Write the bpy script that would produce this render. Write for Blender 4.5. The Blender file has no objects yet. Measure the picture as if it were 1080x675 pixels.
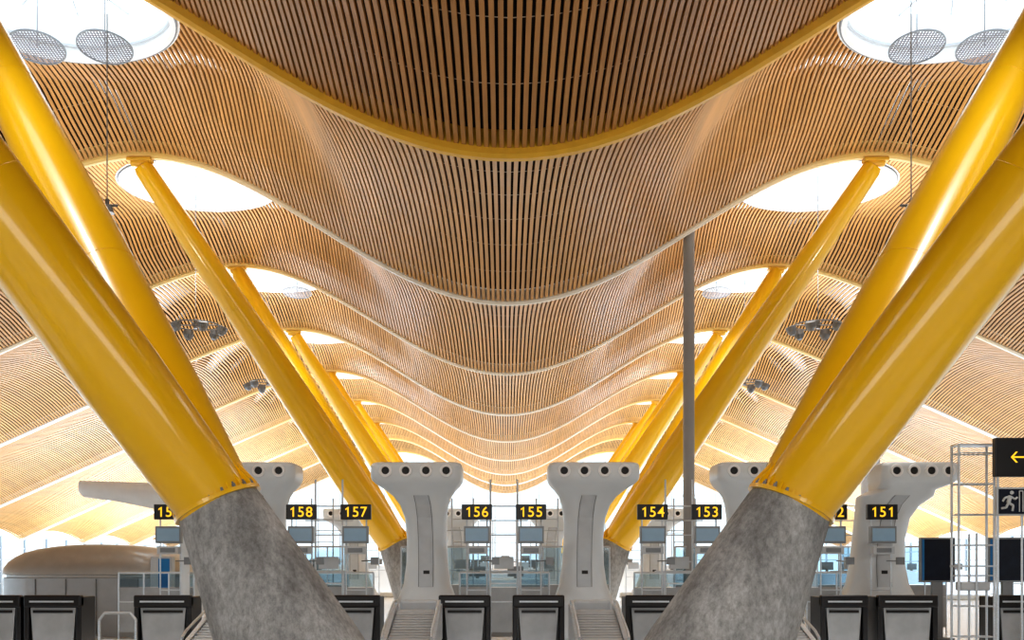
import bpy, bmesh, math, random
from mathutils import Vector, Matrix
random.seed(4)
S=bpy.context.scene
COL=S.collection
EYE=1.6; F=1070.0; CX=-0.06; VP=533.0
def wx(px,d): return CX+(px-VP)*d/F
def wz(py,d): return EYE+(600-py)*d/F

# ---------------- materials
def mat(name,col,rough=0.5,metal=0.0,noise=0.0,nscale=5.0,emit=None,estr=0.0,bump=0.0,stretch=(1,1,1),alpha=None,coat=0):
    m=bpy.data.materials.new(name); m.use_nodes=True
    nt=m.node_tree; b=nt.nodes['Principled BSDF']
    b.inputs['Base Color'].default_value=(*col,1); b.inputs['Roughness'].default_value=rough; b.inputs['Metallic'].default_value=metal
    if coat: b.inputs['Coat Weight'].default_value=coat; b.inputs['Coat Roughness'].default_value=0.08
    if emit: b.inputs['Emission Color'].default_value=(*emit,1); b.inputs['Emission Strength'].default_value=estr
    tc=nt.nodes.new('ShaderNodeTexCoord'); mp=nt.nodes.new('ShaderNodeMapping'); mp.inputs['Scale'].default_value=stretch
    nz=nt.nodes.new('ShaderNodeTexNoise'); nz.inputs['Scale'].default_value=nscale; nz.inputs['Detail'].default_value=6
    nt.links.new(tc.outputs['Object'],mp.inputs['Vector']); nt.links.new(mp.outputs[0],nz.inputs['Vector'])
    if noise>0:
        cr=nt.nodes.new('ShaderNodeValToRGB')
        cr.color_ramp.elements[0].position=0.3; cr.color_ramp.elements[1].position=0.7
        cr.color_ramp.elements[0].color=(*[max(0,c*(1-noise)) for c in col],1)
        cr.color_ramp.elements[1].color=(*[min(1,c*(1+noise)) for c in col],1)
        nt.links.new(nz.outputs['Fac'],cr.inputs['Fac']); nt.links.new(cr.outputs['Color'],b.inputs['Base Color'])
    if bump>0:
        bp=nt.nodes.new('ShaderNodeBump'); bp.inputs['Strength'].default_value=bump; bp.inputs['Distance'].default_value=0.03
        nt.links.new(nz.outputs['Fac'],bp.inputs['Height']); nt.links.new(bp.outputs[0],b.inputs['Normal'])
    return m
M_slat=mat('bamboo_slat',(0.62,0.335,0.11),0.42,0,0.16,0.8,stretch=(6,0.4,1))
M_slat_shade=mat('bamboo_slat_shaded',(0.50,0.245,0.068),0.42,0,0.16,0.8,stretch=(6,0.4,1))  # same bamboo, with the shade of the nearest bays put into its colour
M_back=mat('dark_roof_lining',(0.016,0.009,0.006),0.9,0,0.2,2)
M_rod=mat('slat_clip_steel',(0.6,0.5,0.4),0.4,0.5,0.05)
M_yel=mat('yellow_gloss_paint',(1.0,0.58,0.006),0.28,0,0.02,1.5,coat=0.8)
M_beamY=mat('beam_ochre_paint',(0.85,0.50,0.05),0.4,0,0.05)
M_beamC=mat('beam_cream_yellow',(0.90,0.80,0.64),0.4,0,0.05)
# beam colour along X: cream over the trough, yellow over the crests
nt=M_beamC.node_tree; b=nt.nodes['Principled BSDF']; tc=[n for n in nt.nodes if n.type=='TEX_COORD'][0]
sx=nt.nodes.new('ShaderNodeSeparateXYZ'); ab=nt.nodes.new('ShaderNodeMath'); ab.operation='ABSOLUTE'
cr=nt.nodes.new('ShaderNodeValToRGB'); mr=nt.nodes.new('ShaderNodeMapRange')
nt.links.new(tc.outputs['Object'],sx.inputs[0]); nt.links.new(sx.outputs[0],ab.inputs[0]); nt.links.new(ab.outputs[0],mr.inputs[0]); mr.inputs['From Min'].default_value=0; mr.inputs['From Max'].default_value=20; mr.inputs['To Min'].default_value=0; mr.inputs['To Max'].default_value=1
e_=cr.color_ramp.elements; e_[0].position=0.2; e_[0].color=(0.9,0.84,0.72,1); e_[1].position=0.42; e_[1].color=(0.88,0.62,0.2,1)
n_=e_.new(0.72); n_.color=(0.88,0.70,0.36,1); n_=e_.new(0.90); n_.color=(0.9,0.88,0.82,1)
nt.links.new(mr.outputs[0],cr.inputs['Fac']); nt.links.new(cr.outputs['Color'],b.inputs['Base Color'])
M_white=mat('white_paint',(0.88,0.89,0.9),0.4,0,0.03)
M_lin=mat('skylight_lining_paint',(0.86,0.90,0.94),0.4,0,0.02)
M_mull=mat('pale_mullion_paint',(0.42,0.47,0.52),0.4,0,0.03)
M_pod=mat('light_grey_shell',(0.70,0.75,0.79),0.30,0,0.03,2)
M_dk=mat('dark_rubber',(0.02,0.02,0.022),0.5,0,0.2)
M_belt=mat('grey_belt',(0.16,0.17,0.18),0.5,0.0,0.1)
M_blk=mat('black_plastic',(0.008,0.008,0.010),0.35,0,0.1)
M_steel=mat('brushed_steel',(0.62,0.67,0.72),0.35,0.45,0.1,8,stretch=(1,1,12))
M_grey=mat('mid_grey_metal',(0.24,0.26,0.28),0.4,0.3,0.08)
M_dgrey=mat('grey_lamp_housing',(0.20,0.205,0.21),0.4,0.3,0.08)
M_lgrey=mat('pale_grey_panel',(0.54,0.58,0.62),0.45,0,0.05)
M_desk=mat('grey_desk_panel',(0.38,0.40,0.42),0.4,0.2,0.12,3)
M_pblue=mat('pale_blue_display',(0.30,0.46,0.62),0.3,0,0.05)
M_kiosk=mat('silver_metal_cladding',(0.46,0.45,0.43),0.35,0.5,0.05)
M_kiosk2=mat('pale_metal_cladding',(0.40,0.42,0.44),0.35,0.4,0.05)
M_blue=mat('blue_panel',(0.02,0.20,0.50),0.3,0,0.05)
M_navy=mat('navy_screen',(0.012,0.018,0.035),0.15,0,0.2)
M_txt=mat('yellow_lettering',(1.0,0.62,0.02),0.5,emit=(1,0.60,0.03),estr=0.7)
M_wtx=mat('white_marking',(0.55,0.58,0.60),0.5)
M_red=mat('red_sticker',(0.7,0.03,0.02),0.5)
M_floor=mat('polished_stone_floor',(0.60,0.62,0.63),0.2,0,0.06,3)
M_out=mat('outdoor_paving',(0.6,0.6,0.6),0.8,0,0.1,0.5)
M_col=mat('grey_column_paint',(0.36,0.37,0.38),0.45,0.1,0.08,1)
M_wall=mat('warm_grey_wall',(0.35,0.33,0.3),0.7,0,0.05,1)
M_con=mat('board_marked_concrete',(0.43,0.445,0.455),0.85,0,0.45,1.7,bump=0.0,stretch=(1,1,0.4))
nt=M_con.node_tree
b=nt.nodes['Principled BSDF']
src=b.inputs['Base Color'].links[0].from_socket
tc=[n for n in nt.nodes if n.type=='TEX_COORD'][0]
mp2=nt.nodes.new('ShaderNodeMapping'); mp2.inputs['Scale'].default_value=(1,1,.55); mp2.inputs['Rotation'].default_value=(0,math.radians(26),0)
n2=nt.nodes.new('ShaderNodeTexNoise'); n2.inputs['Scale'].default_value=16; n2.inputs['Detail'].default_value=14; n2.inputs['Roughness'].default_value=0.8
cr2=nt.nodes.new('ShaderNodeValToRGB'); cr2.color_ramp.elements[0].position=0.35; cr2.color_ramp.elements[0].color=(0.52,0.52,0.51,1); cr2.color_ramp.elements[1].position=0.62; cr2.color_ramp.elements[1].color=(1.15,1.15,1.15,1)
mx=nt.nodes.new('ShaderNodeMix'); mx.data_type='RGBA'; mx.blend_type='MULTIPLY'; mx.inputs[0].default_value=1
nt.links.new(tc.outputs['Object'],mp2.inputs[0]); nt.links.new(mp2.outputs[0],n2.inputs['Vector']); nt.links.new(n2.outputs['Fac'],cr2.inputs['Fac'])
nt.links.new(src,mx.inputs[6]); nt.links.new(cr2.outputs['Color'],mx.inputs[7]); nt.links.new(mx.outputs[2],b.inputs['Base Color'])
bp=nt.nodes.new('ShaderNodeBump'); bp.inputs['Strength'].default_value=0.6; bp.inputs['Distance'].default_value=0.012
nt.links.new(n2.outputs['Fac'],bp.inputs['Height']); nt.links.new(bp.outputs[0],b.inputs['Normal'])
M_perf=mat('perforated_metal',(0.20,0.20,0.23),0.4,0.2)
nt=M_perf.node_tree; b=nt.nodes['Principled BSDF']; out=nt.nodes['Material Output']
tc=[n for n in nt.nodes if n.type=='TEX_COORD'][0]
vo=nt.nodes.new('ShaderNodeTexVoronoi'); vo.voronoi_dimensions='2D'; vo.inputs['Scale'].default_value=17; vo.inputs['Randomness'].default_value=0.0
cr=nt.nodes.new('ShaderNodeMath'); cr.operation='LESS_THAN'; cr.inputs[1].default_value=0.31
tr=nt.nodes.new('ShaderNodeBsdfTransparent'); ms=nt.nodes.new('ShaderNodeMixShader')
nt.links.new(tc.outputs['Object'],vo.inputs['Vector']); nt.links.new(vo.outputs['Distance'],cr.inputs[0])
nt.links.new(cr.outputs[0],ms.inputs[0]); nt.links.new(b.outputs[0],ms.inputs[1]); nt.links.new(tr.outputs[0],ms.inputs[2]); nt.links.new(ms.outputs[0],out.inputs[0])
def glassmat(name,tint):
    m=bpy.data.materials.new(name); m.use_nodes=True
    nt=m.node_tree; nt.nodes.clear()
    o=nt.nodes.new('ShaderNodeOutputMaterial'); t=nt.nodes.new('ShaderNodeBsdfTransparent'); g=nt.nodes.new('ShaderNodeBsdfGlossy'); x=nt.nodes.new('ShaderNodeMixShader')
    t.inputs[0].default_value=(*tint,1); g.inputs['Roughness'].default_value=0.05; x.inputs[0].default_value=0.07
    nt.links.new(t.outputs[0],x.inputs[1]); nt.links.new(g.outputs[0],x.inputs[2]); nt.links.new(x.outputs[0],o.inputs[0])
    return m
M_glass=glassmat('clear_glazing',(0.95,0.98,0.99))
M_bglass=glassmat('pale_blue_glazing',(0.76,0.87,0.93))
M_fglass=glassmat('tinted_facade_glazing',(0.52,0.60,0.64))

# ---------------- helpers
def mesh_obj(name,verts,faces,m,parent=None,loc=(0,0,0),smooth=False,mats=None,fm=None):
    me=bpy.data.meshes.new(name); me.from_pydata([tuple(v) for v in verts],[],faces)
    for q in (mats or [m]): me.materials.append(q)
    if fm: me.polygons.foreach_set('material_index',fm)
    if smooth: me.polygons.foreach_set('use_smooth',[True]*len(me.polygons))
    me.update()
    ob=bpy.data.objects.new(name,me); ob.location=loc; COL.objects.link(ob)
    if parent: ob.parent=parent
    return ob
def top(ob,label,cat,group=None):
    ob['label']=label; ob['category']=cat
    if group: ob['group']=group
    return ob
def struct(ob,label=None,cat=None):
    ob['kind']='structure'
    if label: ob['label']=label
    if cat: ob['category']=cat
    return ob
def empty(name,loc,label,cat,group=None):
    e=bpy.data.objects.new(name,None); e.empty_display_size=0.2; e.location=loc; COL.objects.link(e)
    return top(e,label,cat,group)
class B:
    def __init__(s): s.v=[]; s.f=[]; s.m=[]
    def add(s,vs,fs,mi=0):
        n=len(s.v); s.v+= [tuple(v) for v in vs]; s.f+=[tuple(i+n for i in f) for f in fs]; s.m+=[mi]*len(fs); return s
    def box(s,x0,x1,y0,y1,z0,z1,mi=0):
        vs=[(x,y,z) for z in (z0,z1) for y in (y0,y1) for x in (x0,x1)]
        return s.add(vs,[(0,2,3,1),(4,5,7,6),(0,1,5,4),(2,6,7,3),(0,4,6,2),(1,3,7,5)],mi)
    def rod(s,a,b_,r,r2=None,n=10,mi=0,cap=True):
        a=Vector(a); b_=Vector(b_); d=(b_-a).normalized()
        u=d.orthogonal().normalized(); w=d.cross(u); r2=r if r2 is None else r2
        vs=[a+(u*math.cos(t)+w*math.sin(t))*r for t in [2*math.pi*i/n for i in range(n)]]+[b_+(u*math.cos(t)+w*math.sin(t))*r2 for t in [2*math.pi*i/n for i in range(n)]]
        fs=[(i,(i+1)%n,n+(i+1)%n,n+i) for i in range(n)]
        if cap: fs+=[tuple(reversed(range(n))),tuple(range(n,2*n))]
        return s.add(vs,fs,mi)
    def path(s,pts,r,n=8,mi=0):
        for i in range(len(pts)-1): s.rod(pts[i],pts[i+1],r,n=n,mi=mi)
        return s
    def obj(s,name,m,parent=None,loc=(0,0,0),smooth=False,mats=None,bevel=0,seg=2):
        ob=mesh_obj(name,s.v,s.f,m,parent,loc,smooth,mats,s.m)
        if bevel:
            md=ob.modifiers.new('bevel','BEVEL'); md.width=bevel; md.segments=seg; md.limit_method='ANGLE'
        return ob
def autosmooth(ob,ang=40):
    for p in ob.data.polygons: p.use_smooth=True
    bm=bmesh.new(); bm.from_mesh(ob.data)
    for e in bm.edges:
        if len(e.link_faces)==2 and e.calc_face_angle(0)>math.radians(ang): e.smooth=False
    bm.to_mesh(ob.data); bm.free()
    return ob
def loft(rings,cap=True):
    b_=B(); n=len(rings[0]); vs=[p for r in rings for p in r]; fs=[]
    for k in range(len(rings)-1):
        for i in range(n):
            fs.append((k*n+i,k*n+(i+1)%n,(k+1)*n+(i+1)%n,(k+1)*n+i))
    if cap: fs+=[tuple(reversed(range(n))),tuple(range((len(rings)-1)*n,len(rings)*n))]
    b_.add(vs,fs); return b_
def dup(root,loc,label=None):
    c=root.copy(); COL.objects.link(c); c.location=loc
    if label: c['label']=label
    def rec(src,dst):
        for ch in list(src.children):
            k=ch.copy(); COL.objects.link(k); k.parent=dst; rec(ch,k)
    rec(root,c); return c
glyph={}
def get_glyph(ch,size):
    if ch in glyph: return glyph[ch]
    if ch=='1':
        h=size*.69; w=size*.105
        pts=[(-w/2+.012,-h/2),(w/2+.012,-h/2),(w/2+.012,h/2),(-w/2+.03,h/2),(-w*1.35,h/2-size*.13),(-w*1.35,h/2-size*.235),(-w/2+.012,h/2-size*.15)]
        n=len(pts); vs=[(x,-.004,z) for x,z in pts]+[(x,.004,z) for x,z in pts]
        fs=[tuple(range(n)),tuple(reversed(range(n,2*n)))]+[(k,(k+1)%n,n+(k+1)%n,n+k) for k in range(n)]
        glyph[ch]=(vs,fs); return glyph[ch]
    cu=bpy.data.curves.new('g','FONT'); cu.body=ch; cu.size=size; cu.align_x='CENTER'; cu.align_y='CENTER'; cu.extrude=.004; cu.offset=0.002
    to=bpy.data.objects.new('g_tmp',cu); COL.objects.link(to)
    bpy.context.view_layer.update()
    me=bpy.data.meshes.new_from_object(to.evaluated_get(bpy.context.evaluated_depsgraph_get()))
    bpy.data.objects.remove(to)
    vv=[v.co.copy() for v in me.vertices]
    cx=(min(v.x for v in vv)+max(v.x for v in vv))/2; cy=(min(v.y for v in vv)+max(v.y for v in vv))/2
    glyph[ch]=([(v.x-cx,-v.z,v.y-cy) for v in vv],[tuple(p.vertices) for p in me.polygons]); return glyph[ch]
def digits(txt,size,m,parent,loc,adv=.155):
    for k,ch in enumerate(txt):
        vs,fs=get_glyph(ch,size)
        mesh_obj('digit',vs,fs,m,parent,(loc[0]+(k-(len(txt)-1)/2)*adv,loc[1],loc[2]))

# ---------------- roof
L=9.0; Y0=6.84; NB=9; XM=29.0
SCX=8.75; SDY=-.55; RX=2.13; RY=1.9
def prof(x):
    a=abs(x)
    if a<9: return EYE+6.5+1.8*(1-math.cos(math.pi*a/9))
    t=a-9; return EYE+10.1-0.45*(t-1.5*(1-math.exp(-t/1.5)))
ZPL=prof(9)+.78
def arch(x):
    a=abs(x)
    if a<9: return 0.45+0.65*(prof(x)-EYE-6.5)/3.6
    return 0.7+0.4*math.exp(-(a-9)/2.5)
def sst(t):
    t=min(1,max(0,t)); return t*t*(3-2*t)
def zs(x,y,i):
    t=(y-(Y0+i*L))/L
    z=prof(x)+arch(x)*4*t*(1-t)
    if i>=0:
        dx=abs(abs(x)-SCX); dy=abs(y-(Y0+(i+.5)*L+SDY))
        if dx<5.5 and dy<3.8:
            w=(1-sst((dx-2.0)/3.5))*(1-sst((dy-1.9)/1.9))
            z=z*(1-w)+ZPL*w
    return z
def slope(x): return (prof(x+.01)-prof(x-.01))/.02
xs=[0.0]; PITCH=.118
while xs[-1]<XM:
    x=xs[-1]; xs.append(x+PITCH/math.sqrt(1+slope(x+0.06)**2))
xs=sorted(set([-x for x in xs]+xs))
for i in range(-1,NB):
    ya=Y0+i*L+0.12; yb=Y0+(i+1)*L-0.12; ym=Y0+(i+.5)*L+SDY
    g=B()
    for k,x in enumerate(xs):
        if i<0 and k%3: continue
        s_=slope(x); nn=math.sqrt(1+s_*s_); tv=(1/nn,s_/nn); nv=(-s_/nn,1/nn)
        dx=abs(abs(x)-SCX)
        if dx<RX and i>=0:
            h=RY*math.sqrt(1-(dx/RX)**2); pieces=[(ya,ym-h),(ym+h,yb)]
        else: pieces=[(ya,yb)]
        near=dx<5.6
        for (a,b2) in pieces:
            n=max(4,int((b2-a)/(.5 if near else 1.0))); vs=[]; vb=[]
            hw=(.034 if i==0 else .036) if i>=0 else .17
            bw=.063 if i>=0 else .22
            for j in range(n+1):
                y=a+(b2-a)*j/n; z=zs(x,y,i)
                for (u,h) in ((-hw,0),(hw,0),(-hw,.045),(hw,.045)):
                    vs.append((x+u*tv[0]+h*nv[0],y,z+u*tv[1]+h*nv[1]))
                for u in (-bw,bw):
                    vb.append((x+u*tv[0]+.28*nv[0],y,z+u*tv[1]+.28*nv[1]))
            fs=[]; fb=[]
            for j in range(n):
                q=j*4
                fs+=[(q,q+4,q+5,q+1),(q,q+2,q+6,q+4),(q+1,q+5,q+7,q+3)]
                q=j*2; fb.append((q,q+2,q+3,q+1))
            g.add(vs,fs,0); g.add(vb,fb,1)
    for j in range(1,6):
        if i<0: break
        y=ya+(yb-ya)*j/6
        xx=[-XM+q*0.5 for q in range(int(2*XM/0.5)+1)]
        for q in range(len(xx)-1):
            x0,x1=xx[q],xx[q+1]; xm=(x0+x1)/2
            if math.hypot(abs(xm)-SCX,y-ym)<RX+.35: continue
            z0=zs(x0,y,i)+.05; z1=zs(x1,y,i)+.05
            g.add([(x0,y-.013,z0),(x1,y-.013,z1),(x1,y+.013,z1),(x0,y+.013,z0)],[(0,1,2,3)],2)
    ob=g.obj('ceiling',M_slat,mats=[M_slat if i>0 else M_slat_shade,M_back,M_rod])
    struct(ob,'undulating ceiling bay lined with narrow bamboo slats','ceiling')
for i in range(0,NB+1):
    y=Y0+i*L; n=170; rings=[]
    lo=-.12 if i<2 else -.05; wd=.12 if i<2 else .11
    for k in range(n+1):
        x=-XM+2*XM*k/n; z=prof(x); s_=slope(x); nn=math.sqrt(1+s_*s_); nx,nz=-s_/nn,1/nn
        r=[]
        for (dy,h) in ((-wd/2,lo),(wd/2,lo),(wd,lo+.05),(wd,.4),(-wd,.4),(-wd,lo+.05)):
            r.append((x+nx*h,y+dy,z+nz*h))
        rings.append(r)
    ob=loft(rings).obj('trim_%d'%(i+1),M_beamY if i<=1 else M_beamC)
    autosmooth(ob,30)
    struct(ob,'curved painted steel roof beam','roof beam')

# skylights
def ringobj(name,m,parent,o0,o1,z0,z1,n=72):
    rings=[]
    for k in range(n):
        t=2*math.pi*k/n
        c,s_=math.cos(t),math.sin(t)
        rings.append([((RX+o0)*c,(RY+o0)*s_,z0),((RX+o1)*c,(RY+o1)*s_,z0),((RX+o1)*c,(RY+o1)*s_,z1),((RX+o0)*c,(RY+o0)*s_,z1)])
    rings.append(rings[0])
    ob=loft(rings,False).obj(name,m,parent); autosmooth(ob,40); return ob
zt=13.45
sk0=None
for i in range(0,NB):
    for sd in (-1,1):
        loc=(SCX*sd,Y0+(i+.5)*L+SDY,0)
        if sk0 is None:
            e=sk0=empty('skylight',loc,'large round white-lined roof skylight with glazing bars','skylight','round roof skylights')
            ringobj('lining',M_lin,e,-.02,.12,ZPL-.02,zt)
            ringobj('rim',M_lin,e,-.07,.04,ZPL-.06,ZPL)
            ringobj('rim_edge',M_grey,e,.04,.07,ZPL-.06,ZPL)
            ringobj('inner_lip',M_lgrey,e,-.08,-.02,ZPL+.22,ZPL+.27)
            for a in range(6):
                bb=B(); t=math.pi*a/6+.2
                bb.rod((math.cos(t)*RX,math.sin(t)*RY,zt-.05),(-math.cos(t)*RX,-math.sin(t)*RY,zt-.05),.022,n=6)
                bb.obj('glazing_bar',M_lgrey,e)
            bb=B(); bb.path([(1.1*math.cos(2*math.pi*k/32),1.0*math.sin(2*math.pi*k/32),zt-.05) for k in range(33)],.022,n=6); bb.obj('glazing_ring',M_lgrey,e)
            n=48
            mesh_obj('glass_pane',[(RX*math.cos(2*math.pi*k/n),RY*math.sin(2*math.pi*k/n),zt) for k in range(n)],[tuple(range(n))],M_glass,e)
        else: dup(sk0,loc)
def disc_proto(loc):
    e=empty('reflector_disc',loc,'round perforated grey metal reflector hung in skylight','reflector','perforated skylight reflectors')
    n=40
    rings=[[(r*math.cos(2*math.pi*k/n),r*math.sin(2*math.pi*k/n),z) for k in range(n)] for r,z in [(0.02,-.03),(.3,-.02),(.52,.0)]]
    d=loft(rings,False).obj('disc',M_perf,e,smooth=True)
    rings=[[(r*math.cos(2*math.pi*k/n),r*math.sin(2*math.pi*k/n),z) for k in range(n)] for r,z in [(0.515,-.01),(.54,-.01),(.54,.02),(.515,.02),(.515,-.01)]]
    rm=loft(rings,False).obj('disc_rim',M_grey,e)
    w=B(); w.rod((0,0,0),(0,0,13.4-loc[2]),.012,n=6); w.obj('cable',M_grey,e)
    for q in (d,rm): q.rotation_euler=(math.radians(-8),0,0)
    return e
dp=None
for i in (1,3):
    for x in ((-9.4,-8.05,8.15,9.5) if i==1 else (-7.9,7.9)):
        loc=(x,Y0+(i+.5)*L-.1,12.0)
        if dp is None: dp=disc_proto(loc)
        else: dup(dp,loc)

# ---------------- V columns
def ring_at(c,d,rx,ry,n=40,ref=Vector((0,1,0))):
    d=d.normalized(); v=(ref-d*ref.dot(d)).normalized(); u=d.cross(v)
    return [c+u*math.cos(t)*rx+v*math.sin(t)*ry for t in [2*math.pi*k/n for k in range(n)]]
def vcolumn(sd,j):
    yb=Y0+(2*j+.5)*L
    bx=sd*2.1-(.04 if sd<0 else .10)
    e=empty('slanted_column',(bx,yb,0),'forked yellow steel tube column on tilted concrete pedestal','column','forked yellow roof columns')
    c0=Vector((0,0,0)); c1=Vector((sd*1.12,0,2.3)); d=(c1-c0)
    rings=[]
    lv=[(-.12,.88,.92),(.0,.86,.9),(.25,.79,.83),(.5,.68,.73),(.75,.57,.63),(.97,.475,.55),(1.0,.455,.53)]
    for t,rx,ry in lv:
        r=ring_at(c0+d*t,d,rx,ry,48)
        r=[Vector((p.x,p.y,max(0.0,p.z))) for p in r]
        rings.append(r)
    ped=loft(rings).obj('concrete_pedestal',M_con,e); autosmooth(ped,40); ped['label']='weathered board-marked concrete pedestal'
    for q in (-1,1):
        a=c1+Vector((0,q*.07,0))-d.normalized()*.05
        ye=(Y0+(2*j+(0 if q<0 else 1))*L)-yb
        bt=Vector((sd*9-bx,ye,prof(9)-.16))
        dd=bt-a; rings=[]
        R=[(0,.41),(.04,.43),(.15,.45),(.27,.445),(.4,.425),(.55,.385),(.7,.34),(.85,.29),(.95,.25),(.985,.24),(.995,.2)]
        for t,r in R: rings.append(ring_at(a+dd*t,dd,r,r,48))
        tb=loft(rings).obj('steel_tube',M_yel,e); autosmooth(tb,35)
        hd=B(); hd.rod(bt-Vector((.22,0,-.0)),bt+Vector((.22,0,.0)),.09,n=16); hd.box(bt.x-.3,bt.x+.3,bt.y-.14,bt.y+.14,bt.z+.02,bt.z+.1)
        hd.obj('pin_joint',M_beamY,e,bevel=.02)
        for t,rr in ((.33,.438),(.66,.353)):
            loft([ring_at(a+dd*(t-.001),dd,rr-.01,rr-.01,40),ring_at(a+dd*t,dd,rr+.003,rr+.003,40),ring_at(a+dd*(t+.001),dd,rr-.012,rr-.012,40)],False).obj('weld_seam',M_yel,e)
    dn=d.normalized()
    loft([ring_at(c1-dn*.0,d,.50,.575,48),ring_at(c1+dn*.045,d,.50,.575,48)]).obj('collar_plate',M_yel,e)
    v=(Vector((0,1,0))); u=dn.cross(v).normalized(); v=u.cross(dn)
    for k in range(20):
        t=2*math.pi*k/20
        o_=u*math.cos(t); o2=v*math.sin(t); dirr=(o_+o2).normalized(); side=dn.cross(dirr).normalized()*.014
        ri=(o_*.38+o2*.44); ro=(o_*.49+o2*.565)
        p=[c1+dn*.04+ri,c1+dn*.04+ro,c1+dn*.10+ro,c1+dn*.36+ri*1.06]
        vs=[q-side for q in p]+[q+side for q in p]
        b_=B(); b_.add(vs,[(0,1,2,3),(7,6,5,4),(0,4,5,1),(1,5,6,2),(2,6,7,3),(3,7,4,0)])
        b_.obj('stiffener_fin',M_yel,e)
        if j<1:
            t+=math.pi/20; p0=c1+u*math.cos(t)*.465+v*math.sin(t)*.54
            b_=B(); b_.rod(p0+dn*.045,p0+dn*.085,.022,n=6); b_.rod(p0+dn*.085,p0+dn*.11,.012,n=6); b_.obj('bolt',M_grey,e)
for j in range(4):
    for sd in (-1,1): vcolumn(sd,j)

def pole_column(px,d,r,label):
    x=wx(px,d); i=int((d-Y0)//L)
    z=zs(x,d,i)
    b_=B(); b_.rod((0,0,0),(0,0,z-.02),r,n=32); b_.rod((0,0,0),(0,0,.12),r+.06,n=32)
    for zz in (3.4,z*.62): b_.rod((0,0,zz),(0,0,zz+.05),r+.01,n=32)
    ob=b_.obj('round_column',M_col,loc=(x,d,0)); autosmooth(ob,40)
    top(ob,label,'column')
pole_column(726.5,25.3,.14,'slender grey steel pipe column reaching the slatted ceiling')
pole_column(918,50,.45,'thick round grey column beyond the desks')

# ---------------- hanging lights
def cluster(loc,ztop):
    e=empty('hanging_spotlight_cluster',loc,'hanging cluster of grey drum spotlights on a cable','light fixture','hanging spotlight clusters')
    w=B(); w.rod((0,0,0),(0,0,ztop-loc[2]),.012,n=6)
    w.obj('cable',M_grey,e)
    f=B(); n=24
    pts=[(.68*math.cos(2*math.pi*k/n),.62*math.sin(2*math.pi*k/n),.10) for k in range(n+1)]
    f.path(pts,.018); f.rod((-.68,0,.10),(.68,0,.10),.018); f.rod((0,-.62,.10),(0,.62,.10),.018); f.rod((0,0,0),(0,0,.25),.06,n=14)
    f.obj('frame_ring',M_dgrey,e)
    for k in range(6):
        t=2*math.pi*k/6
        h=B(); c=Vector((.76*math.cos(t),.66*math.sin(t),-.05)); dr=Vector((math.cos(t)*.35,math.sin(t)*.35,1)).normalized()
        h.rod(c-dr*.15,c-dr*.04,.07,.145,n=18); h.rod(c-dr*.04,c+dr*.10,.145,.155,n=18,mi=0); h.rod(c+dr*.10,c+dr*.11,.13,.13,n=18,mi=1)
        h.obj('lamp_head',M_dgrey,e,mats=[M_dgrey,M_lgrey])
    return e
c0=None
for i in (2,3,4,5):
    for sd in (-1,1):
        loc=(9*sd-.02,Y0+(i+.5)*L,EYE+6.95)
        if c0 is None: c0=cluster(loc,13.4)
        else: dup(c0,loc)
for px,sd in ((113,-1),(961,1)):
    d=19.0; z=wz(218,d); e=empty('hanging_lamp',(wx(px,d),d,z),'small dark pendant lamp on a thin cable','light fixture','small pendant lamps')
    w=B(); w.rod((0,0,0),(0,0,13.4-z),.012,n=6); w.obj('cable',M_grey,e)
    h=B(); h.rod((0,0,-.12),(0,0,.02),.13,.09,n=18); h.rod((-.2,0,.02),(.2,0,.02),.025); h.rod((0,0,.02),(0,0,.14),.04,n=12); h.obj('lamp_head',M_dgrey,e)

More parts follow.
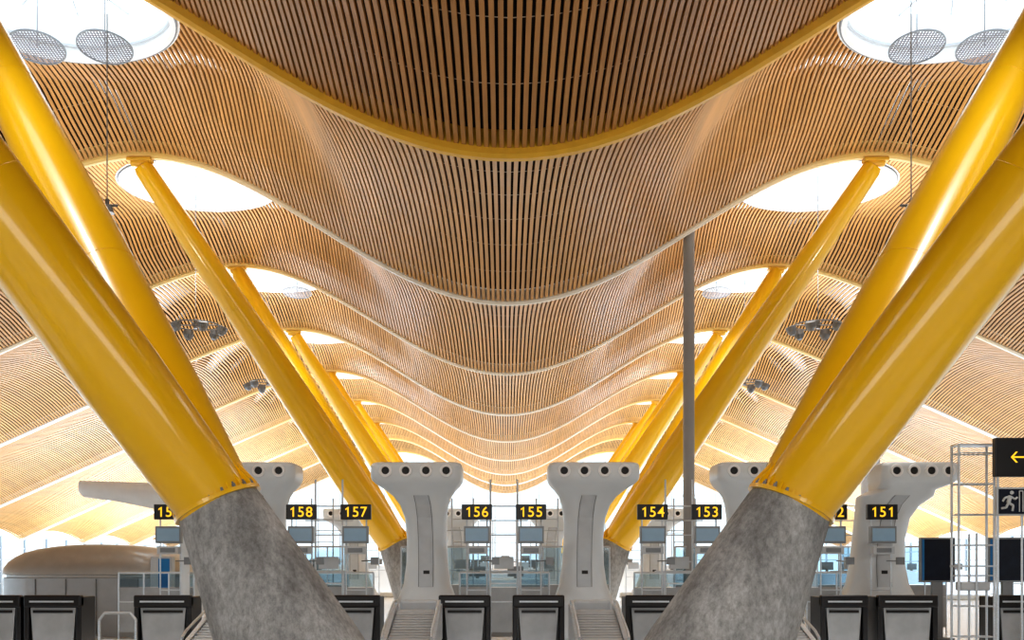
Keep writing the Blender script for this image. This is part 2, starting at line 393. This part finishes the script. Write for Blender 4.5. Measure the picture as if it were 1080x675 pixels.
# ---------------- ventilation towers
D=20.0
def rrect(cx,cy,z,w,dp,r,n=6):
    r=min(r,w/2-.001,dp/2-.001); pts=[]
    for (ox,oy,a0) in ((1,1,0),(-1,1,90),(-1,-1,180),(1,-1,270)):
        for k in range(n+1):
            a=math.radians(a0+90*k/n)
            pts.append(Vector((cx+ox*(w/2-r)+r*math.cos(a),cy+oy*(dp/2-r)+r*math.sin(a),z)))
    return pts
def tower(px,lean,label,D=20.0,hs=1.0,ws=1.0):
    X=wx(px,D-.6); e=empty('ventilation_tower',(X,D,0),label,'air vent tower','ventilation towers')
    lv=[(0,1.55,1,1.1,.1),(.5,1.5,1,1.05,.1),(.85,1.35,1,1.0,.1),(1.05,1.1,1,.9,.1),(1.3,.92,1,.8,.1),(1.7,.82,1,.72,.1),(2.2,.78,.95,.7,.1),(2.6,.82,.85,.7,.08),
        (2.85,.94,.7,.75,.05),(3.02,1.12,.5,.8,.0),(3.14,1.36,.3,.86,-.05),(3.24,1.60,.1,.92,-.1),(3.31,1.72,0,.96,-.12),(3.38,1.76,0,.98,-.12),(3.58,1.76,0,.98,-.12),(3.63,1.70,0,.92,-.12),(3.65,1.6,0,.82,-.12)]
    rings=[rrect(lean*l,yc,z,w*(hs if z>3.1 else ws),dp,.28 if z<3.2 else .16) for z,w,l,dp,yc in lv]
    ob=loft(rings).obj('body',M_pod,e); autosmooth(ob,35)
    yf=-.12-.49
    for k in range(4):
        c=((-.58+.387*k)*hs,yf,3.48)
        nz=B(); 
        n=24
        def cr_(r,y): return [(c[0]+r*math.cos(2*math.pi*q/n),y,c[2]+r*math.sin(2*math.pi*q/n)) for q in range(n)]
        l=loft([cr_(.112,yf+.01),cr_(.125,yf-.0),cr_(.118,yf-.03),cr_(.080,yf-.03),cr_(.072,yf-.008)],False); nz.add(l.v,l.f,0)
        nz.add(cr_(.075,yf-.008),[tuple(range(n))],1)
        nz.obj('air_nozzle',M_pod,e,mats=[M_white,M_dk])
    zz=[1.25,1.7,2.2,2.6,2.85,3.02]
    def ln(z): 
        for a,b2 in zip(lv,lv[1:]):
            if a[0]<=z<=b2[0]:
                t=(z-a[0])/(b2[0]-a[0]); return (lean*(a[2]+t*(b2[2]-a[2])), (a[4]+t*(b2[4]-a[4]))-(a[3]+t*(b2[3]-a[3]))/2)
    s_=B(); vs=[]
    for z in zz:
        lx,yy=ln(z); vs+=[(lx-.13,yy-.010,z),(lx+.13,yy-.010,z)]
    s_.add(vs,[(2*q,2*q+1,2*q+3,2*q+2) for q in range(len(zz)-1)],0)
    s_.obj('access_panel',M_lgrey,e)
    for sx in (-.14,.14):
        s2=B(); vs=[]
        for z in zz:
            lx,yy=ln(z); vs+=[(lx+sx-.007,yy-.012,z),(lx+sx+.007,yy-.012,z)]
        s2.add(vs,[(2*q,2*q+1,2*q+3,2*q+2) for q in range(len(zz)-1)],0)
        s2.obj('panel_groove',M_grey,e)
    lx,yy=ln(1.6); st=B(); st.box(lx-.05,lx+.07,yy-.022,yy-.013,1.42,1.5,0); st.box(lx-.05,lx+.07,yy-.022,yy-.013,1.5,1.57,1); st.obj('sticker',M_red,e,mats=[M_red,M_dk])
    return e
lab='pale grey sculpted air tower with four round nozzles'
tower(438.5,.17,lab); tower(627,-.17,lab); tower(262,.17,lab); tower(806,-.17,lab); tower(973,-.62,'pale grey leaning air tower with four round nozzles',hs=.86,ws=1.25)
lab2='pale air tower with round nozzles in the second desk row'
for x_,l_ in ((-1.85,.17),(1.65,-.17),(-5.4,.17),(5.2,-.17)):
    d_=35.0; tower(VP+(x_-CX)*F/(d_-.6),l_,lab2,D=d_)
d=21.4; X=wx(145,d); e=empty('air_duct',(X,d,0),'long tapered white horizontal air duct on a post','air duct')
rings=[]
for t,w,h in [(-1.22,.04,.10),(-1.2,.2,.28),(-1.1,.3,.35),(-.4,.4,.42),(.3,.5,.54),(.9,.55,.64),(1.2,.5,.6),(1.25,.3,.3)]:
    n=20; rings.append([(t,w/2*math.cos(2*math.pi*k/n)*1.2,3.46-h/2-.03*(t+1.2)+h/2*math.sin(2*math.pi*k/n)) for k in range(n)])
autosmooth(loft(rings).obj('duct_body',M_white,e),60)
p=B(); p.rod((1.0,0,0),(1.0,0,2.9),.1,n=16); p.rod((1.0,0,0),(1.0,0,.06),.2,n=16); p.obj('post',M_pod,e)

# ---------------- check-in signs
DS=19.1
def sign(px,num):
    X=wx(px,DS); e=empty('gate_number_sign',(X,DS,0),'black overhead desk sign with yellow number %s, monitor below'%num,'sign','numbered check-in signs')
    b_=B(); b_.box(-.285,.285,-.05,.05,wz(548,DS),wz(532,DS)); b_.obj('sign_box',M_blk,e,bevel=.012)
    digits(num,.27,M_txt,e,(0,-.056,(wz(548,DS)+wz(532,DS))/2))
    p=B()
    for sx in (-.19,.19): p.rod((sx,.04,0),(sx,.04,wz(532,DS)-.01),.015,n=8)
    p.rod((-.19,.04,1.2),(.19,.04,1.2),.013); p.rod((-.19,.04,2.0),(.19,.04,2.0),.013)
    p.obj('support_frame',M_steel,e)
    m=B(); m.box(-.24,.24,-.1,.02,2.08,2.40,0); m.box(-.21,.21,-.106,-.1,2.12,2.36,1); m.box(-.1,.1,.0,.08,2.15,2.35,0)
    m.obj('monitor',M_lgrey,e,mats=[M_grey,M_pblue],bevel=.01)
    s_=B(); s_.box(-.2,.2,-.12,.05,1.88,2.02,0); s_.box(-.14,.14,-.13,-.12,1.91,1.99,1); s_.obj('printer_box',M_lgrey,e,mats=[M_lgrey,M_grey],bevel=.015)
    s_=B(); s_.rod((.1,.04,1.75),(.34,.0,1.75),.012,n=6); s_.box(.28,.42,-.04,.04,1.68,1.82); s_.obj('side_device',M_grey,e)
for px,nm in ((179,'159'),(318,'158'),(375.5,'157'),(503,'156'),(560,'155'),(688,'154'),(745,'153'),(877,'152'),(930,'151')): sign(px,nm)

def masts(px,d=21.0):
    e=empty('cable_mast',(wx(px,d),d,0),'pair of thin steel masts with cross bars','mast','twin steel masts')
    p=B()
    for sx in (-.28,.28): p.rod((sx,0,0),(sx,0,3.45),.02,n=8)
    for z in (1.3,1.75,2.3,2.9): p.rod((-.28,0,z),(.28,0,z),.013)
    for z in (2.6,1.55): p.rod((-.5,0,z),(.5,0,z),.013)
    p.obj('mast_tubes',M_steel,e)
    q=B(); q.box(-.2,.2,-.08,.05,1.6,1.85); q.obj('junction_box',M_lgrey,e,bevel=.01)
for px in (347,531.5,716,901): masts(px)

def partition(px,d,w,h=1.52,label='pale panel partition with steel frame and glass top'):
    e=empty('partition_screen',(wx(px,d),d,0),label,'partition','steel framed partitions')
    f=B()
    n=max(2,int(w/.5))
    for k in range(n+1): f.rod((-w/2+w*k/n,0,0),(-w/2+w*k/n,0,h),.02,n=8)
    f.rod((-w/2,0,h),(w/2,0,h),.022); f.rod((-w/2,0,.9),(w/2,0,.9),.018); f.obj('frame',M_steel,e)
    g=B(); g.box(-w/2+.02,w/2-.02,-.008,.008,.15,1.2); g.obj('panel',M_desk,e)
    g=B(); g.box(-w/2+.02,w/2-.02,-.004,.004,1.22,h-.03); g.obj('glass',M_bglass,e)
for px,w in ((347,1.9),(532,1.9),(716,1.9),(898,1.9),(165,1.6)): partition(px,21.6,w)
for px,w in ((300,3.2),(470,2.2),(596,2.2),(780,3.2),(930,3.2)): partition(px,25.2,w,2.15)
for px in (488,577,340,722): masts(px,26.6)
for px in (512,552,668,392): masts(px,38.5)

DD=18.2
def desk(px,w=1.0):
    e=empty('check_in_desk',(wx(px,DD),DD,0),'check-in desk with black frame and grey back panel','desk','check-in desks')
    ht=1.13; hw=w/2
    for s0 in (-1,1):
        b_=B(); a_,c_=sorted((s0*hw,s0*(hw-.09))); b_.box(a_,c_,-.03,.6,0,ht-.03); b_.obj('side_frame',M_blk,e,bevel=.015)
    t_=B(); t_.box(-hw,hw,-.06,.1,ht-.22,ht); t_.obj('hood',M_blk,e,bevel=.03,seg=3)
    t_=B(); t_.box(-hw+.02,hw-.02,.1,.6,ht-.1,ht-.04); t_.obj('worktop',M_blk,e,bevel=.01)
    t_=B(); t_.box(-hw+.12,hw-.12,-.075,-.06,ht-.13,ht-.10); t_.obj('hood_strip',M_steel,e)
    g=B(); y0=.0
    g.add([(-hw+.11,y0,ht-.23),(hw-.11,y0,ht-.23),(hw-.17,y0,.1),(-hw+.17,y0,.1),(-hw+.11,y0+.05,ht-.23),(hw-.11,y0+.05,ht-.23),(hw-.17,y0+.05,.1),(-hw+.17,y0+.05,.1)],[(3,2,1,0),(4,5,6,7),(0,1,5,4),(1,2,6,5),(2,3,7,6),(3,0,4,7)])
    g.obj('back_panel',M_desk,e)
    g=B(); g.box(-hw+.16,hw-.16,-.02,-.0,ht-.32,ht-.27); g.obj('panel_slot',M_blk,e)
    g=B(); g.box(-hw+.1,hw-.1,.06,.55,.0,ht-.2); g.obj('cabinet',M_blk,e)
for px,w in ((2,.70),(56,1.03),(172,1.03),(290,.95),(376,.85),(490,.93),(568,.93),(686,.9),(772,.9),(890,.85),(957,1.08),(1078,1.0)): desk(px,w)

def conveyor(px,w=.85):
    d=15.6; e=empty('baggage_conveyor',(wx(px,d),d,0),'stainless steel baggage conveyor with side rails and rollers','conveyor','baggage conveyors')
    b_=B(); b_.box(-w/2+.05,w/2-.05,0,2.4,0,.5); b_.obj('base',M_pod,e,bevel=.03)
    b2=B(); vs=[(-w/2+.1,-.1,.42),(w/2-.1,-.1,.42),(w/2-.1,1.4,.86),(-w/2+.1,1.4,.86)]; b2.add(vs+[(x,y,z-.06) for x,y,z in vs],[(0,1,2,3),(7,6,5,4),(0,4,5,1),(1,5,6,2),(2,6,7,3),(3,7,4,0)]); b2.obj('belt',M_belt,e)
    for sx in (-1,1):
        r=B(); x=sx*w/2
        pr=[(-.1,.45),(1.5,.95),(1.9,1.0),(1.9,.4),(-.1,.2)]
        vs=[(x-.04,y,z) for y,z in pr]+[(x+.04,y,z) for y,z in pr]
        r.add(vs,[(0,1,2,3,4),(9,8,7,6,5)]+[(q,5+q,5+(q+1)%5,(q+1)%5) for q in range(5)])
        r.path([(x,-.2,.0),(x,-.2,.55),(x,.0,.65),(x,1.5,1.05),(x,1.8,1.05),(x,1.8,.8)],.022)
        r.obj('side_rail',M_steel,e)
    h=B(); h.box(-w/2+.05,w/2-.05,1.95,2.35,.5,1.06); h.obj('scanner_housing',M_lgrey,e,bevel=.05)
    q=B()
    for k in range(12): yy_=0+.118*k; q.rod((-w/2+.06,yy_,.462+yy_*.2933),(w/2-.06,yy_,.462+yy_*.2933),.026,n=8)
    for k in range(5): q.rod((-w/2+.06,1.42+.09*k,.87),(w/2-.06,1.42+.09*k,.87),.035,n=8)
    q.obj('roller_set',M_steel,e)
for px in (430,636,222,834): conveyor(px,.75)

# ---------------- rounded metal kiosk
d=24.0; xl,xr=wx(-12,d),wx(184,d)
e=empty('service_kiosk',((xl+xr)/2,d+1.5,0),'low silver metal clad service kiosk with rounded roof and blue end','kiosk')
W_=xr-xl; hw=W_/2
rings=[rrect(0,0,z,W_-2*a,3-2*a,.9,8) for z,a in [(0,0),(1.38,0),(1.40,.03)]]
autosmooth(loft(rings).obj('lower_body',M_kiosk2,e),50)
rings=[rrect(0,0,z,W_-4.6*a,3-2*a,.9,8) for z,a in [(1.40,.03),(1.45,.03),(1.47,-.01),(1.62,.0),(1.76,.04),(1.88,.10),(1.99,.18),(2.08,.30),(2.15,.46),(2.19,.64),(2.2,.8)]]
autosmooth(loft(rings).obj('roof_shell',M_kiosk,e),50)
for k in range(3):
    g=B(); xx_=-hw+1.1+k*.72; g.box(xx_,xx_+.018,-1.53,-1.49,.05,1.36); g.obj('panel_joint',M_dgrey,e)
g=B(); g.box(hw-1.3,hw-.85,-1.53,-1.49,.05,1.36); g.obj('door',M_grey,e)
g=B(); g.box(hw-.55,hw-.04,-1.6,-1.3,.0,1.9); g.obj('end_frame',M_lgrey,e,bevel=.04)
g=B(); g.box(hw-.34,hw-.08,-1.62,-1.6,.1,1.84); g.obj('blue_strip',M_blue,e)
e=empty('handrail',(wx(124,15.6),15.6,0),'bent stainless steel crowd handrail','handrail')
r=B(); r.path([(-.28,0,0),(-.28,0,.82),(-.2,0,.92),(.2,0,.92),(.28,0,.82),(.28,0,0)],.022); r.rod((-.28,0,.5),(.28,0,.5),.015); r.obj('rail_tube',M_steel,e)

# ---------------- rack tower, signs, screens
d=15.0; e=empty('equipment_rack',(wx(1026,d),d,0),'tall open grey steel tube rack tower','rack')
r=B(); h=wz(470,d)
for x in (-.26,.0,.26):
    for y in (-.12,.12): r.rod((x,y,0),(x,y,h-(0 if x!=.0 else 1.3)),.018,n=12)
for k in range(7):
    z=.6+k*.45
    for y in (-.12,.12): r.rod((-.26,y,z),(.26,y,z),.010)
    for x in (-.26,.26): r.rod((x,-.12,z),(x,.12,z),.010)
r.obj('frame',M_steel,e)
r=B(); r.box(-.22,.22,-.1,.1,1.28,1.41); r.obj('equipment_box',M_lgrey,e,bevel=.02)
for z in (h,1.64):
    r=B(); r.box(-.28,.28,-.14,.14,z-.012,z+.012); r.obj('shelf',M_steel,e)
d2=14.5
e=empty('direction_sign',(wx(1084,d2),d2,0),'black direction sign with yellow arrow on steel posts','sign')
r=B(); z0,z1=wz(503,d2),wz(462,d2); r.box(-.49,.6,-.05,.05,z0,z1); r.obj('sign_box',M_blk,e,bevel=.015)
def poly(name,pts,m,par,y,loc=(0,0,0)):
    n=len(pts); vs=[(x,y,z) for x,z in pts]+[(x,y-.006,z) for x,z in pts]
    return mesh_obj(name,vs,[tuple(range(n)),tuple(reversed(range(n,2*n)))]+[(k,(k+1)%n,n+(k+1)%n,n+k) for k in range(n)],m,par,loc)
zc=(z0+z1)/2; s=.64
A=[(-.17,0),(-.06,.12),(-.015,.12),(-.11,.018),(.19,.018),(.19,-.018),(-.11,-.018),(-.015,-.12),(-.06,-.12)]
poly('arrow',[(-.16+x*s,zc+z*s) for x,z in A],M_txt,e,-.052)
r=B(); r.rod((-.42,.02,0),(-.42,.02,z0+.02),.018,n=12); r.rod((.5,.02,0),(.5,.02,z0+.02),.018,n=12); r.obj('post',M_steel,e)
d3=13.9
e=empty('exit_sign',(wx(1065.5,d3),d3,0),'grey framed exit sign with running figure pictogram','sign')
z0,z1=wz(544,d3),wz(514,d3); r=B(); r.box(-.2,.2,-.03,.03,z0,z1); r.obj('sign_box',M_lgrey,e,bevel=.01)
r=B(); r.box(-.175,.175,-.036,-.03,z0+.025,z1-.025); r.obj('sign_face',M_navy,e)
w=B(); zc=(z0+z1)/2
def seg(a,b2,t=.028): w.rod((a[0]*.95-.03,-.045,zc+a[1]*.95),(b2[0]*.95-.03,-.045,zc+b2[1]*.95),t*.5,n=8)
w.rod((.0,-.05,zc+.12),(.0,-.04,zc+.12),.026,n=16)
seg((.01,.08),(-.02,-.02),.055); seg((.01,.07),(.08,.03)); seg((.08,.03),(.11,.06)); seg((.0,.07),(-.07,.05)); seg((-.07,.05),(-.1,-.0))
seg((-.02,-.02),(.05,-.06),.035); seg((.05,-.06),(.04,-.14),.03); seg((-.02,-.02),(-.05,-.09),.035); seg((-.05,-.09),(-.12,-.1),.03)
seg((.14,-.15),(.14,.15),.016); seg((.14,.15),(.19,.15),.016); seg((.19,.15),(.19,-.15),.016)
w.obj('running_figure',M_wtx,e)
r=B(); r.rod((-.17,.02,0),(-.17,.02,z0+.02),.015,n=10); r.rod((.17,.02,0),(.17,.02,z0+.02),.015,n=10); r.obj('post',M_steel,e)
for px,dd_,ww in ((988,23,.8),(1062,23,.9)):
    e=empty('information_screen',(wx(px,dd_),dd_,0),'dark information screen with blue edge on grey stand','screen','dark information screens')
    r=B(); za,zb=wz(614,dd_),wz(567,dd_); r.box(-ww/2,ww/2,-.06,.06,za,zb); r.obj('casing',M_grey,e,bevel=.02)
    r=B(); r.box(-ww/2+.04,ww/2-.04,-.068,-.06,za+.04,zb-.04); r.obj('screen',M_navy,e)
    r=B(); r.box(-ww/2+.04,-ww/2+.09,-.072,-.068,za+.04,zb-.04); r.obj('light_strip',M_blue,e)
    r=B(); r.box(-.12,.12,-.05,.05,.04,za); r.box(-.3,.3,-.25,.25,0,.04); r.obj('stand',M_grey,e)

def backdesk(px,d,w,h):
    e=empty('service_counter',(wx(px,d),d,0),'long white service counter with overhanging top','counter','distant white service counters')
    b_=B(); b_.box(-w/2,w/2,-.4,.4,0,h-.06); b_.obj('body',M_pod,e,bevel=.04)
    b_=B(); b_.box(-w/2-.08,w/2+.08,-.48,.48,h-.06,h); b_.obj('countertop',M_white,e,bevel=.02)
    for k in range(int(w/1.2)):
        b_=B(); xx_=-w/2+.2+k*1.2; b_.box(xx_,xx_+.5,-.1,-.05,h+.06,h+.38); b_.box(xx_+.2,xx_+.3,-.09,-.06,h,h+.1); b_.obj('monitor',M_grey,e)
for px,d,w,h in ((532,32,2.6,1.3),(532,42.5,8,1.6),(250,40.5,9,1.5),(820,40.5,9,1.5),(100,52,8,1.5),(960,53,8,1.5),(532,60,8,2.0),(700,58,5,1.8),(370,58,5,1.8)): backdesk(px,d,w,h)

# ---------------- setting
yend=Y0+NB*L+4; ystart=-3
f=B(); f.box(-32,32,ystart,yend,-.1,0); struct(f.obj('floor',M_floor),'polished pale stone floor','floor')
g=B(); g.box(-300,300,-100,400,-.4,-.15); struct(g.obj('ground',M_out),'pale outdoor paving','ground')
g=B(); g.box(-32,32,-3.2,-3,0,13); struct(g.obj('wall_rear',M_wall),'plain warm grey wall','wall')
def glazing(name,a,b2,h0,h1,step):
    a=Vector(a); b2=Vector(b2); Ln=(b2-a).length; n=int(Ln/step)
    g=B()
    for k in range(n+1):
        p=a+(b2-a)*k/n; g.box(p.x-.07,p.x+.07,p.y-.07,p.y+.07,0,h1)
    for z in [h0+(h1-h0)*k/5 for k in range(6)]: g.rod((a.x,a.y,z),(b2.x,b2.y,z),.06,n=4)
    ob=g.obj(name,M_mull); struct(ob,'tall glazed facade with grey mullions','window')
    mesh_obj('glass_pane',[(a.x,a.y,0),(b2.x,b2.y,0),(b2.x,b2.y,h1),(a.x,a.y,h1)],[(0,1,2,3)],M_fglass,ob)
glazing('window_1',(-31,yend,0),(31,yend,0),0,12,2)
glazing('window_2',(-30.5,0,0),(-30.5,yend,0),0,3.6,3)
glazing('window_3',(30.5,0,0),(30.5,yend,0),0,3.6,3)

# ---------------- lights
W=bpy.data.worlds.new('W'); S.world=W; W.use_nodes=True
bg=W.node_tree.nodes['Background']; bg.inputs[0].default_value=(0.87,0.94,1.0,1); bg.inputs[1].default_value=2.5
def area(name,loc,sx,sy,en,col=(1,.96,.91),rot=(math.pi,0,0)):
    la=bpy.data.lights.new(name,'AREA'); la.shape='RECTANGLE'; la.size=sx; la.size_y=sy; la.energy=en; la.color=col
    lo=bpy.data.objects.new(name,la); lo.location=loc; lo.rotation_euler=rot; COL.objects.link(lo)
def spot(name,loc,tgt,en,ang,col,r=.3):
    lp=bpy.data.lights.new(name,'SPOT'); lp.energy=en; lp.spot_size=math.radians(ang); lp.spot_blend=1; lp.color=col; lp.shadow_soft_size=r
    lo=bpy.data.objects.new(name,lp); lo.location=loc; lo.rotation_euler=(Vector(tgt)-Vector(loc)).to_track_quat('-Z','Y').to_euler(); COL.objects.link(lo)
for i,en in enumerate((5,125,185,260,360,500,680,880,1100)):
    area('floor_bounce_fill',(0,Y0+(i+.5)*L,.25),18,6,en,(1,.97,.93) if i<3 else (.93,.97,1))  # added fill standing in for floor bounce onto the ceiling, not a fixture
for sd in (-1,1):
    area('aisle_fill',(sd*19,22,.25),14,22,600,(.92,.96,1))  # added fill panels lifting the side vaults, no fixtures in the aisles
    area('aisle_fill',(sd*20,45,.25),14,22,2500,(.68,.83,1))
    area('aisle_fill',(sd*20,70,.25),14,24,6500,(.66,.82,1))
    for i in range(1,6):
        z=EYE+7.45 if i>1 else 6.5
        spot('uplight_spot',(9*sd,Y0+(i+.5)*L-.9,z),(9*sd,Y0+(i+.5)*L-.9,20),900,155,(1,.95,.86),.4)
    # added spots at the skylight openings, no fixtures there, brightening the column tubes
    for i in (0,2,4):
        yc=Y0+(i+.5)*L
        spot('column_fill_spot',(sd*8.0,yc-1.3,12.3),(sd*5.0,yc+1.7,4.5),1200,75,(1,.98,.94),.5)
su=bpy.data.lights.new('sun','SUN'); su.energy=3; su.angle=math.radians(3); su.color=(1,.97,.93)
so=bpy.data.objects.new('sun',su); so.rotation_euler=(math.radians(-12),math.radians(8),0); COL.objects.link(so)
area('front_fill',(0,-2.5,3.6),26,3.5,850,(1,.99,.97),(math.radians(64),0,0))  # added unseen fill behind the camera for columns and desks

# ---------------- camera
cam=bpy.data.cameras.new('camera'); co=bpy.data.objects.new('camera',cam); COL.objects.link(co)
cam.sensor_width=36; cam.lens=36*F/1080; cam.shift_y=(600-337.5)/1080; cam.shift_x=(540-VP)/1080
co.location=(CX,0,EYE); co.rotation_euler=(math.radians(90),0,0); cam.clip_end=1000
S.camera=co
S.view_settings.view_transform='Standard'
try: S.view_settings.look='Medium High Contrast'
except Exception as ex: print('look',ex)
